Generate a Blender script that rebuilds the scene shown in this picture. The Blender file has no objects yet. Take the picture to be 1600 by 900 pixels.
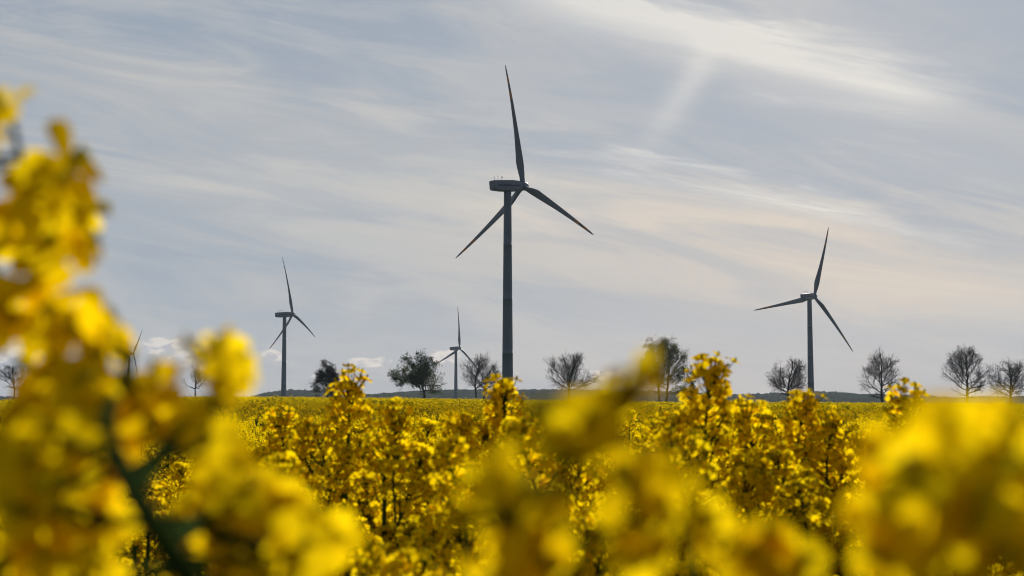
import bpy, math, random
import numpy as np
from mathutils import Vector, Matrix, Quaternion

# ------------------------------------------------------------------ camera, sky, sun, exposure
SC = bpy.context.scene
C = SC.collection
R = math.radians
F = 1600 * 50 / 36                     # focal length in photo pixels (50 mm lens)
CZ = 1.45                              # eye height
EYE = 626                              # photo row of the true horizon
PITCH = math.atan((EYE - 450) / F)

cam_d = bpy.data.cameras.new("camera")
cam = bpy.data.objects.new("camera", cam_d)
C.objects.link(cam)
cam.location = (0, 0, CZ)
cam.rotation_euler = (math.pi / 2 + PITCH, 0, 0)
cam_d.lens = 50
cam_d.sensor_width = 36
cam_d.clip_start = 0.02
cam_d.clip_end = 30000
cam_d.dof.use_dof = True
cam_d.dof.focus_distance = 30
cam_d.dof.aperture_fstop = 12.0
SC.camera = cam

SUN_AZ, SUN_EL = R(13), R(23)
SUN_DIR = Vector((math.sin(SUN_AZ) * math.cos(SUN_EL), math.cos(SUN_AZ) * math.cos(SUN_EL), math.sin(SUN_EL)))
sun_d = bpy.data.lights.new("sun", 'SUN')
sun_d.energy = 5.0
sun_d.angle = R(0.6)
sun_d.color = (1.0, 0.94, 0.85)
sun = bpy.data.objects.new("sun", sun_d)
C.objects.link(sun)
sun.rotation_euler = SUN_DIR.to_track_quat('Z', 'Y').to_euler()
sun.location = (60, 180, 300)

SC.view_settings.view_transform = 'Standard'
SC.view_settings.look = 'None'
SC.view_settings.gamma = 1
SC.view_settings.use_curve_mapping = False
SC.view_settings.exposure = 0.0
SC.render.engine = 'CYCLES'
SC.cycles.use_denoising = True
SC.cycles.denoiser = 'OPENIMAGEDENOISE'
SC.cycles.max_bounces = 8
SC.cycles.diffuse_bounces = 4
SC.cycles.transmission_bounces = 5
SC.cycles.volume_bounces = 0
SC.cycles.sample_clamp_indirect = 10
SC.cycles.filter_width = 1.1


class X:
    """A float socket in a node tree, with arithmetic."""
    nt = None

    def __init__(s, sock):
        s.s = sock

    @staticmethod
    def op(name, *args):
        n = X.nt.nodes.new('ShaderNodeMath')
        n.operation = name
        for i, a in enumerate(args):
            if isinstance(a, X):
                X.nt.links.new(a.s, n.inputs[i])
            else:
                n.inputs[i].default_value = a
        return X(n.outputs[0])

    def __add__(a, b): return X.op('ADD', a, b)
    __radd__ = __add__
    def __sub__(a, b): return X.op('SUBTRACT', a, b)
    def __rsub__(a, b): return X.op('SUBTRACT', b, a)
    def __mul__(a, b): return X.op('MULTIPLY', a, b)
    __rmul__ = __mul__
    def __truediv__(a, b): return X.op('DIVIDE', a, b)
    def max(a, b): return X.op('MAXIMUM', a, b)
    def min(a, b): return X.op('MINIMUM', a, b)
    def abs(a): return X.op('ABSOLUTE', a)
    def exp(a): return X.op('EXPONENT', a)

    def step(a, lo, hi):
        n = X.nt.nodes.new('ShaderNodeMapRange')
        n.interpolation_type = 'SMOOTHSTEP'
        X.nt.links.new(a.s, n.inputs[0])
        n.inputs[1].default_value = lo
        n.inputs[2].default_value = hi
        return X(n.outputs[0])

    def gauss(a, mu, w):
        t = (a - mu) / w
        return (t * t * -1.0).exp()


def xnoise(x, y, detail=6, rough=0.55, dist=0.0, z=0.0):
    nt = X.nt
    cb = nt.nodes.new('ShaderNodeCombineXYZ')
    for i, v in enumerate((x, y, z)):
        if isinstance(v, X):
            nt.links.new(v.s, cb.inputs[i])
        else:
            cb.inputs[i].default_value = v
    n = nt.nodes.new('ShaderNodeTexNoise')
    n.inputs['Scale'].default_value = 1
    n.inputs['Detail'].default_value = detail
    n.inputs['Roughness'].default_value = rough
    n.inputs['Distortion'].default_value = dist
    nt.links.new(cb.outputs[0], n.inputs['Vector'])
    return X(n.outputs[0])


def mixc(fac, a, b):
    nt = X.nt
    n = nt.nodes.new('ShaderNodeMix')
    n.data_type = 'RGBA'
    if isinstance(fac, X):
        nt.links.new(fac.s, n.inputs[0])
    else:
        n.inputs[0].default_value = fac
    for v, i in ((a, 6), (b, 7)):
        if isinstance(v, (tuple, list)):
            n.inputs[i].default_value = (*v, 1)
        else:
            nt.links.new(v, n.inputs[i])
    return n.outputs[2]


def srgb(r, g, b, k=1.0):
    f = lambda v: ((v / 255 + .055) / 1.055) ** 2.4 if v > 10 else v / 255 / 12.92
    return (f(r) * k, f(g) * k, f(b) * k)


def build_world():
    w = bpy.data.worlds.new("World")
    SC.world = w
    w.use_nodes = True
    nt = w.node_tree
    X.nt = nt
    bg = nt.nodes['Background']
    STR = 0.1
    bg.inputs[1].default_value = STR
    sky = nt.nodes.new('ShaderNodeTexSky')
    sky.sky_type = 'NISHITA'
    sky.sun_disc = False
    sky.sun_elevation = SUN_EL
    sky.sun_rotation = SUN_AZ
    sky.air_density = 1.0
    sky.dust_density = 1.5
    tc = nt.nodes.new('ShaderNodeTexCoord')
    sp = nt.nodes.new('ShaderNodeSeparateXYZ')
    nt.links.new(tc.outputs['Generated'], sp.inputs[0])
    dx, dy, dz = (X(sp.outputs[i]) for i in range(3))
    den = dy.abs().max(0.18)
    # tangents of azimuth and elevation, in units of 1/2222
    px = dx / den * F + 800.0
    py = EYE - dz / den * F
    a = R(10)
    p = px * math.cos(a) + py * math.sin(a)
    q = py * math.cos(a) - px * math.sin(a)
    # cirrus veil
    n1 = xnoise(p / 520.0, q / 85.0, 9, .6, .8)
    n2 = xnoise(p / 260.0, q / 34.0, 8, .65, 1.4, 4.2)
    n3 = xnoise(p / 150.0, q / 13.0, 6, .65, 1.0, 8.1)
    soft = n1.step(.38, .62)
    fine = n2.step(.42, .70)
    hair = n3.step(.45, .75)

    def band(cx, cy, ang, width, l0, l1, soften=60.0):
        b = R(ang)
        u = (px - cx) * math.cos(b) + (py - cy) * math.sin(b)
        v = (py - cy) * math.cos(b) - (px - cx) * math.sin(b)
        v = v + (n2 - .5) * (width * 1.9) + (n1 - .5) * (30.0 + width * .5)
        return v.gauss(0.0, width) * u.step(l0 - soften, l0 + soften) * (1.0 - u.step(l1 - soften, l1 + soften))
    veil = soft * .44 + fine * .13 + hair * .04
    # paler veil in the middle left and low right
    veil = veil + px.gauss(330.0, 420.0) * py.gauss(250.0, 150.0) * .22
    veil = veil + band(520, 190, 12, 60, -420, 320, 120) * .22
    veil = veil + band(600, 310, 6, 55, -400, 260, 120) * .20
    veil = veil + band(150, 75, 13, 34, -260, 220, 90) * .22
    veil = veil + band(1150, 360, 9, 60, -380, 620, 140) * .30
    big = band(1160, 60, 14, 40, -360, 330, 130) * 1.0 + band(1120, 30, 14, 26, -300, 110, 80) * .7
    big = big + band(1290, 108, 13, 17, -200, 190, 60) * .5
    thin = (band(1075, 250, 12, 8, -120, 105, 30) * .75 + band(960, 243, 6, 8, -120, 80, 40) * .5
            + band(1250, 322, 11, 11, -330, 40, 60) * .5 + band(1350, 340, 12, 11, -220, 170, 50) * .75
            + band(1300, 300, 20, 16, -60, 70, 30) * .35 + band(1390, 172, 8, 16, -220, 60, 60) * .3
            + band(1215, 158, 9, 7, -90, 30, 30) * .2 + band(1500, 255, 14, 20, -150, 80, 60) * .22)
    # slanting pale ray under the bright cloud
    b = R(123)
    u = (px - 1130) * math.cos(b) + (py - 50) * math.sin(b)
    v = (py - 50) * math.cos(b) - (px - 1130) * math.sin(b)
    ray = (v + (n2 - .5) * 16.0).gauss(0.0, 23.0) * u.step(0.0, 60.0) * (1.0 - u.step(70.0, 290.0)) * .46
    clear = (1.0 - px.gauss(1560.0, 330.0) * py.gauss(30.0, 110.0) * .8) * (1.0 - band(1400, 225, 13, 45, -420, 260, 120) * .75)
    clear = clear * (1.0 - px.gauss(980.0, 230.0) * py.gauss(130.0, 70.0) * .35)
    veil = veil * clear
    low = py.step(330.0, 600.0)
    veil = veil * (1.0 - low * .45) + low * .26
    bright = (big * (.66 + fine * .26 + hair * .10) + thin * (.32 + hair * .8 + fine * .3) + ray).min(1.1)
    # sun side brighter than the sky behind the camera
    vm = nt.nodes.new('ShaderNodeVectorMath')
    vm.operation = 'DOT_PRODUCT'
    nt.links.new(tc.outputs['Generated'], vm.inputs[0])
    vm.inputs[1].default_value = SUN_DIR
    cosang = X(vm.outputs['Value'])
    lum = cosang.step(-.25, .75) * .57 + .43

    base = srgb(152, 165, 182)
    pale = srgb(201, 199, 195)
    warm = srgb(211, 200, 189)
    brightc = srgb(218, 217, 214)
    warmth = (px.gauss(1260.0, 560.0) * py.gauss(425.0, 140.0) * 1.25).min(1.0)
    veil = veil + px.gauss(1050.0, 420.0) * py.gauss(345.0, 70.0) * (.06 + soft * .22) + px.gauss(1400.0, 400.0) * py.gauss(440.0, 60.0) * .3
    # thin high overcast laid over the blue of the sky texture
    k = .93 / STR
    col = mixc(veil.min(1.0).max(0.0), base, mixc(warmth.min(1.0), pale, warm))
    col = mixc(bright.min(1.0).max(0.0), col, brightc)
    # small cumulus low over the horizon
    cn = xnoise(px / 26.0, py / 15.0, 5, .6, .3, 2.0)
    spots = None
    for cx, cy, wx, wy, s in ((252, 541, 40, 16, 1.0), (285, 560, 28, 16, .9), (428, 556, 26, 14, .8), (10, 548, 34, 22, 1.0),
                              (578, 566, 42, 11, .9), (692, 556, 36, 15, .95), (815, 581, 20, 8, .7), (936, 585, 36, 10, .85),
                              (490, 588, 20, 7, .5), (425, 590, 18, 8, .45)):
        g = px.gauss(float(cx), float(wx)) * py.gauss(float(cy), float(wy)) * s
        spots = g if spots is None else spots.max(g)
    cm = (spots * .75 + cn * .9).step(.76, 1.0) * .88 * spots.step(.05, .4)
    col = mixc(cm, col, mixc(cn.step(.4, .6), srgb(180, 181, 191), srgb(226, 219, 212)))
    vs = nt.nodes.new('ShaderNodeVectorMath')
    vs.operation = 'SCALE'
    nt.links.new(col, vs.inputs[0])
    nt.links.new((lum * k).s, vs.inputs['Scale'])
    out = mixc(.955, sky.outputs[0], vs.outputs[0])
    nt.links.new(out, bg.inputs[0])


build_world()


# ------------------------------------------------------------------ helpers
def at(x, y, d):
    """World point seen at photo pixel (x, y) whose world Y is d."""
    xc, yc = (x - 800) / F, (450 - y) / F
    v = Vector((xc, math.cos(PITCH) - yc * math.sin(PITCH), math.sin(PITCH) + yc * math.cos(PITCH)))
    return Vector((0, 0, CZ)) + v * (d / v.y)


def to_px(p):
    v = Vector(p) - Vector((0, 0, CZ))
    z = v.y * math.cos(PITCH) + v.z * math.sin(PITCH)
    u = -v.y * math.sin(PITCH) + v.z * math.cos(PITCH)
    return 800 + F * v.x / z, 450 - F * u / z


def tag(o, label=None, cat=None, group=None, kind=None):
    for k_, v_ in (('label', label), ('category', cat), ('group', group), ('kind', kind)):
        if v_:
            o[k_] = v_
    return o


def empty(name, loc=(0, 0, 0), rz=0):
    o = bpy.data.objects.new(name, None)
    o.empty_display_size = .2
    C.objects.link(o)
    o.location = loc
    o.rotation_euler = (0, 0, rz)
    return o


class MB:
    """Collects vertices and faces for one mesh object."""

    def __init__(s):
        s.v, s.f, s.m, s.n = [], [], [], 0

    def add(s, verts, faces, mat=0):
        verts = np.asarray(verts, dtype=np.float64).reshape(-1, 3)
        s.v.append(verts)
        for f in faces:
            s.f.append(tuple(i + s.n for i in f))
            s.m.append(mat)
        s.n += len(verts)

    def tube(s, pts, radii, sides=6, mat=0, cap=True):
        pts = np.array([tuple(p) for p in pts], dtype=float)
        n = len(pts)
        tan = np.gradient(pts, axis=0)
        tan /= np.linalg.norm(tan, axis=1)[:, None] + 1e-12
        ref = np.array([1.0, 0, 0]) if abs(tan[0][0]) < .8 else np.array([0, 1.0, 0])
        vs = []
        for i in range(n):
            a = np.cross(tan[i], ref)
            a /= np.linalg.norm(a) + 1e-12
            b = np.cross(tan[i], a)
            ref = np.cross(a, tan[i]) if np.linalg.norm(np.cross(a, tan[i])) > 0 else ref
            for k in range(sides):
                t = 2 * math.pi * k / sides
                vs.append(pts[i] + radii[i] * (a * math.cos(t) + b * math.sin(t)))
        fs = []
        for i in range(n - 1):
            for k in range(sides):
                k2 = (k + 1) % sides
                fs.append((i * sides + k, i * sides + k2, (i + 1) * sides + k2, (i + 1) * sides + k))
        if cap:
            fs.append(tuple(range(sides))[::-1])
            fs.append(tuple((n - 1) * sides + k for k in range(sides)))
        s.add(vs, fs, mat)

    def box(s, x0, x1, y0, y1, z0, z1, mat=0):
        v = [(x, y, z) for x in (x0, x1) for y in (y0, y1) for z in (z0, z1)]
        s.add(v, [(0, 1, 3, 2), (4, 6, 7, 5), (0, 4, 5, 1), (2, 3, 7, 6), (0, 2, 6, 4), (1, 5, 7, 3)], mat)

    def mesh(s, name, mats, smooth=True):
        return mesh_from(name, np.concatenate(s.v), s.f, mats, s.m, smooth)

    def build(s, name, mats, parent=None, smooth=True):
        return link(name, s.mesh(name, mats, smooth), parent)


def mesh_from(name, V, faces, mats, mi=None, smooth=True):
    me = bpy.data.meshes.new(name)
    if isinstance(faces, np.ndarray):
        nf, k = faces.shape
        me.vertices.add(len(V))
        me.vertices.foreach_set('co', np.ascontiguousarray(V, dtype=np.float32).ravel())
        me.loops.add(nf * k)
        me.loops.foreach_set('vertex_index', np.ascontiguousarray(faces, dtype=np.int32).ravel())
        me.polygons.add(nf)
        me.polygons.foreach_set('loop_start', np.arange(0, nf * k, k, dtype=np.int32))
        me.update(calc_edges=True)
    else:
        me.from_pydata([tuple(v) for v in V], [], faces)
    for m in (mats if isinstance(mats, (list, tuple)) else [mats]):
        me.materials.append(m)
    if mi is not None:
        me.polygons.foreach_set('material_index', np.asarray(mi, dtype=np.int32))
    me.polygons.foreach_set('use_smooth', np.full(len(me.polygons), smooth, dtype=bool))
    me.update()
    return me


def link(name, me, parent=None):
    o = bpy.data.objects.new(name, me)
    C.objects.link(o)
    if parent:
        o.parent = parent
    return o


# ------------------------------------------------------------------ materials
def material(name):
    m = bpy.data.materials.new(name)
    m.use_nodes = True
    nt = m.node_tree
    X.nt = nt
    return m, nt, nt.nodes['Principled BSDF'], nt.nodes['Material Output']


def mat_plain(name, c1, c2=None, scale=5, rough=.7, spec=.3, bump=0.0, detail=5):
    m, nt, b, out = material(name)
    b.inputs['Roughness'].default_value = rough
    b.inputs['Specular IOR Level'].default_value = spec
    if c2 is None:
        b.inputs['Base Color'].default_value = (*c1, 1)
        return m
    tc = nt.nodes.new('ShaderNodeTexCoord')
    n = nt.nodes.new('ShaderNodeTexNoise')
    n.inputs['Scale'].default_value = scale
    n.inputs['Detail'].default_value = detail
    nt.links.new(tc.outputs['Object'], n.inputs['Vector'])
    f = X(n.outputs[0]).step(.35, .65)
    nt.links.new(mixc(f, c1, c2), b.inputs['Base Color'])
    if bump:
        bp = nt.nodes.new('ShaderNodeBump')
        bp.inputs['Strength'].default_value = bump
        nt.links.new(n.outputs[0], bp.inputs['Height'])
        nt.links.new(bp.outputs[0], b.inputs['Normal'])
    return m


def mat_thin(name, c1, c2, scale, trans, tcol=None, gloss=.06, rough=.45):
    """Thin leaf or petal: part of the light comes through."""
    m, nt, b, out = material(name)
    nt.nodes.remove(b)
    tc = nt.nodes.new('ShaderNodeTexCoord')
    n = nt.nodes.new('ShaderNodeTexNoise')
    n.inputs['Scale'].default_value = scale
    n.inputs['Detail'].default_value = 3
    nt.links.new(tc.outputs['Object'], n.inputs['Vector'])
    col = mixc(X(n.outputs[0]).step(.35, .65), c1, c2)
    d = nt.nodes.new('ShaderNodeBsdfDiffuse')
    t = nt.nodes.new('ShaderNodeBsdfTranslucent')
    g = nt.nodes.new('ShaderNodeBsdfGlossy')
    g.inputs['Roughness'].default_value = rough
    nt.links.new(col, d.inputs[0])
    if tcol:
        t.inputs[0].default_value = (*tcol, 1)
    else:
        nt.links.new(col, t.inputs[0])
    m1 = nt.nodes.new('ShaderNodeMixShader')
    m1.inputs[0].default_value = trans
    nt.links.new(d.outputs[0], m1.inputs[1])
    nt.links.new(t.outputs[0], m1.inputs[2])
    m2 = nt.nodes.new('ShaderNodeMixShader')
    m2.inputs[0].default_value = gloss
    nt.links.new(m1.outputs[0], m2.inputs[1])
    nt.links.new(g.outputs[0], m2.inputs[2])
    nt.links.new(m2.outputs[0], out.inputs[0])
    return m


M = {}
M['petal'] = mat_thin('petal', (.89, .61, .002), (.925, .68, .004), 60, .71, gloss=0)
M['bud'] = mat_thin('bud', (.46, .40, .015), (.60, .48, .012), 200, .4, gloss=.005)
M['stem'] = mat_plain('stem', (.035, .060, .014), (.055, .085, .022), 30, 1, 0)
M['leaf'] = mat_thin('leaf', (.035, .070, .018), (.055, .095, .026), 20, .30, tcol=(.05, .085, .010), gloss=0)
M['pod'] = mat_thin('pod', (.06, .10, .02), (.08, .12, .025), 90, .2, gloss=.01)
M['bark'] = mat_plain('bark', (.045, .040, .034), (.075, .066, .055), 3, .9, .1)
M['twig'] = mat_plain('twig', (.050, .043, .036), (.065, .055, .044), 1, .9, .1)
M['tree_leaf'] = mat_thin('tree_leaf', (.030, .055, .014), (.060, .095, .020), .6, .30, tcol=(.10, .15, .02), gloss=0)
M['dark_leaf'] = mat_thin('dark_leaf', (.020, .026, .012), (.035, .040, .016), .6, .2, gloss=0)
M['spring_leaf'] = mat_thin('spring_leaf', (.11, .11, .022), (.15, .14, .03), .6, .3, gloss=0)
M['soil'] = mat_plain('soil', (.030, .038, .014), (.060, .050, .026), .8, .95, .1)
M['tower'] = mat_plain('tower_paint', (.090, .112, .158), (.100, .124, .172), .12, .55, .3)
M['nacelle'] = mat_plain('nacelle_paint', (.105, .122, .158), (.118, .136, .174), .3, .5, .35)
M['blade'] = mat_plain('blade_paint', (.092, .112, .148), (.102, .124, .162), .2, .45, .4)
M['band'] = mat_plain('band_paint', (.42, .15, .02), (.46, .18, .03), .5, .5, .35)
M['blue_stripe'] = mat_plain('blue_stripe', (.015, .03, .075), None, 1, .5)
M['steel'] = mat_plain('dark_steel', (.05, .05, .055), None, 1, .5)


# ------------------------------------------------------------------ terrain
PX = np.array([-600, -200, 0, 150, 320, 460, 600, 760, 950, 1100, 1350, 1600, 1900, 2300], float)
PO = np.array([-2, -1, -1, 2, 4.6, 4.0, 2.4, 0, -2.6, -4.4, -5, -6.2, -6, -6], float)
EDGE = 345.0


def field_off(u):
    return np.interp(800 + F * u, PX, PO) + 1.8


def sstep(x, a, b):
    t = np.clip((x - a) / (b - a), 0, 1)
    return t * t * (3 - 2 * t)


def ground_z(x, y):
    x, y = np.asarray(x, float), np.asarray(y, float)
    yy = np.maximum(y, 1e-3)
    u = np.clip(x / yy, -.6, .6)
    d = np.clip(y, 0, EDGE)
    z = d * field_off(u) / F * sstep(y, 5, 40)
    z = z + .22 * (1 - sstep(y, 2.5, 8))
    z = z + .05 * np.sin(x * .9 + .7) * np.sin(y * .6) * sstep(y, 4, 9) * (1 - sstep(y, 40, 80))
    z = z - np.clip(y - EDGE, 0, 500) * .009 * sstep(y, EDGE, EDGE + 60)
    return z


def grid_rows():
    return np.concatenate([np.linspace(-60, -2, 12), np.linspace(-1, 12, 27), np.geomspace(13, 345, 40), np.linspace(352, 900, 36), np.geomspace(980, 14000, 18)])


def build_ground():
    ys = grid_rows()
    us = np.linspace(-.75, .75, 121)
    V = []
    for y in ys:
        w = max(abs(y), 40) if y < 40 else y
        w = max(w, 60)
        xs = us * w * (1 + max(0, 60 - y) / 60)
        V.append(np.stack([xs, np.full_like(xs, y), ground_z(xs, y)], 1))
    V = np.concatenate(V)
    n, k = len(ys), len(us)
    i = np.arange((n - 1) * k).reshape(n - 1, k)[:, :-1].ravel()
    Fc = np.stack([i, i + 1, i + k + 1, i + k], 1)
    m, nt, b, out = material('ground')
    tc = nt.nodes.new('ShaderNodeTexCoord')
    sp = nt.nodes.new('ShaderNodeSeparateXYZ')
    nt.links.new(tc.outputs['Object'], sp.inputs[0])
    gx, gy = X(sp.outputs[0]), X(sp.outputs[1])
    n1 = xnoise(gx * .9, gy * .9, 6)
    n2 = xnoise(gx * .012, gy * .012, 4)
    soil = mixc(n1.step(.4, .6), (.028, .036, .012), (.055, .048, .024))
    grass = mixc(n2.step(.4, .6), (.045, .075, .02), (.075, .10, .028))
    nt.links.new(mixc(gy.step(346, 352), soil, grass), b.inputs['Base Color'])
    b.inputs['Roughness'].default_value = 1
    b.inputs['Specular IOR Level'].default_value = 0
    o = link('ground', mesh_from('ground', V, Fc, m))
    tag(o, 'dark soil of the field and grass beyond its edge', 'ground', kind='structure')


build_ground()

HX = np.array([-900, -400, -60, 20, 45, 90, 380, 398, 430, 480, 530, 570, 620, 690, 760, 830, 870, 950, 1010, 1060, 1110, 1170, 1200, 1260, 1330, 1420, 1480, 1560, 1640, 2000, 2500], float)
HO = np.array([8, 8, 6, 6, 5, 1, 1, 9, 14, 15, 14, 9, 12, 16, 16.5, 16, 17, 14, 15, 14, 10, 8.5, 10.5, 12.5, 11, 9, 5, 6, 9, 9, 8], float)


def build_hills():
    rng = np.random.default_rng(5)
    us = np.linspace(-.62, .62, 1500)
    ds = np.concatenate([np.linspace(1500, 2500, 60), np.linspace(2540, 3600, 14)])
    px = 800 + F * us
    top = np.interp(px, HX, HO)
    top = np.convolve(np.pad(top, 12, mode='edge'), np.ones(25) / 25, 'valid')
    V = np.zeros((len(ds), len(us), 3))
    rough = rng.random((len(ds), len(us)))
    bump = rng.random((len(ds), len(us)))
    bump = (bump + np.roll(bump, 1, 1) + np.roll(bump, -1, 1)) / 3
    slow = np.interp(np.arange(len(us)), np.arange(0, len(us), 18), rng.random(len(range(0, len(us), 18))))
    for j, d in enumerate(ds):
        prof = sstep(d, 1500, 2480) * (1 - sstep(d, 2600, 3600))
        crest = top * 2500 / F
        z = crest * prof - 9 * (1 - prof)
        green = np.exp(-((px - 878) / 34) ** 2) * (d < 2050) + np.exp(-((px - 750) / 22) ** 2) * .8 * (d < 2100)
        tree = (bump[j] ** 2 * 6.0 + rough[j] ** 5 * 2.5) * np.clip(1 - green * 1.4, 0, 1) * (.55 + .7 * slow)
        V[j, :, 0] = us * d
        V[j, :, 1] = d + (rng.random(len(us)) - .5) * 6
        V[j, :, 2] = z + CZ + tree * sstep(prof, .02, .2) - 2.2 * (prof > .5)
    n, k = len(ds), len(us)
    i = np.arange((n - 1) * k).reshape(n - 1, k)[:, :-1].ravel()
    Fc = np.stack([i, i + 1, i + k + 1, i + k], 1)
    m, nt, b, out = material('hill_forest')
    tc = nt.nodes.new('ShaderNodeTexCoord')
    sp = nt.nodes.new('ShaderNodeSeparateXYZ')
    nt.links.new(tc.outputs['Object'], sp.inputs[0])
    gx, gy = X(sp.outputs[0]), X(sp.outputs[1])
    n1 = xnoise(gx / 22.0, gy / 22.0, 5, .6)
    n2 = xnoise(gx / 160.0, gy / 60.0, 4)
    forest = mixc(n1.step(.35, .65), (.018, .026, .016), (.050, .052, .030))
    forest = mixc(n2.step(.55, .75), forest, (.050, .068, .030))
    ratio = gx / gy * F + 800.0 + (n1 - .5) * 40.0
    meadow = (n2 * .9 + .1) * 1.4 * (ratio.gauss(878.0, 36.0) + ratio.gauss(750.0, 22.0) * .8) * (1.0 - (gy + (n2 - .5) * 200.0).step(1960.0, 2060.0))
    nt.links.new(mixc(meadow.step(.40, .62) * .8, forest, (.060, .100, .036)), b.inputs['Base Color'])
    b.inputs['Roughness'].default_value = 1
    b.inputs['Specular IOR Level'].default_value = 0
    o = link('hills', mesh_from('hills', V.reshape(-1, 3), Fc, m))
    tag(o, 'low wooded hills along the horizon, blue with distance', 'hills', kind='structure')


build_hills()


def build_haze():
    mb = MB()
    mb.box(-3600, 3600, -80, 3700, -22, 190)
    m = bpy.data.materials.new('haze')
    m.use_nodes = True
    nt = m.node_tree
    for n in list(nt.nodes):
        if n.type != 'OUTPUT_MATERIAL':
            nt.nodes.remove(n)
    v = nt.nodes.new('ShaderNodeVolumePrincipled')
    v.inputs['Color'].default_value = (.66, .80, 1.0, 1)
    v.inputs['Density'].default_value = .00005
    v.inputs['Anisotropy'].default_value = .2
    nt.links.new(v.outputs[0], nt.nodes['Material Output'].inputs['Volume'])
    o = mb.build('haze', m, smooth=False)
    tag(o, 'thin pale blue air over the whole field and hills', 'haze', kind='stuff')


build_haze()


# ------------------------------------------------------------------ wind turbines
def blade_mesh():
    """Blade along +Z from the hub axis; +X in the rotor plane, -Y towards the wind. Two painted bands near the tip."""
    mb = MB()
    st = [0.9, 2.0, 3.2, 5, 7, 9, 12, 16, 20, 25, 30, 32.4, 32.401, 35.6, 35.601, 37.8, 37.801, 41, 41.001, 43, 44.3, 45]
    K = 14
    prof = []
    for r in st:
        t = r / 45
        chord = np.interp(r, [.9, 3.2, 5, 8.5, 12, 20, 30, 40, 43.5, 45], [1.9, 1.9, 2.6, 3.5, 3.1, 2.25, 1.55, .95, .65, .22])
        thick = np.interp(r, [.9, 3.2, 6, 9, 15, 30, 45], [1.9, 1.85, 1.4, .95, .55, .28, .06])
        tw = R(np.interp(r, [0, 9, 20, 45], [16, 13, 6, 1]))
        sweep = np.interp(r, [.9, 3.2, 9, 45], [0, 0, .45, -.05])
        defl = 3.6 * t * t
        ring = []
        for k in range(K):
            a = 2 * math.pi * k / K
            x = chord / 2 * math.cos(a)
            y = thick / 2 * math.sin(a) * (.55 + .45 * math.cos(a) if r > 6 else 1)
            ring.append((x * math.cos(tw) - y * math.sin(tw) + sweep, x * math.sin(tw) + y * math.cos(tw) + defl, r))
        prof.append(ring)
    V = [p for ring in prof for p in ring]
    fs, ms = [], []
    for i in range(len(st) - 1):
        band = 1 if (32.4 < (st[i] + st[i + 1]) / 2 < 35.6 or 37.8 < (st[i] + st[i + 1]) / 2 < 41) else 0
        for k in range(K):
            k2 = (k + 1) % K
            fs.append((i * K + k, i * K + k2, (i + 1) * K + k2, (i + 1) * K + k))
            ms.append(band)
    fs.append(tuple((len(st) - 1) * K + k for k in range(K)))
    ms.append(0)
    mb.add(V, [])
    mb.f, mb.m = fs, ms
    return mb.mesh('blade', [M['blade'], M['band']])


BLADE = blade_mesh()


def lathe(mb, prof, sides, mat=0, axis='z'):
    vs, fs = [], []
    for (r, z) in prof:
        for k in range(sides):
            t = 2 * math.pi * k / sides
            vs.append((r * math.cos(t), r * math.sin(t), z) if axis == 'z' else (z, r * math.cos(t), r * math.sin(t)))
    n = len(prof)
    for i in range(n - 1):
        for k in range(sides):
            k2 = (k + 1) % sides
            fs.append((i * sides + k, i * sides + k2, (i + 1) * sides + k2, (i + 1) * sides + k))
    fs.append(tuple(range(sides))[::-1])
    fs.append(tuple((n - 1) * sides + k for k in range(sides)))
    mb.add(vs, fs, mat)


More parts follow.
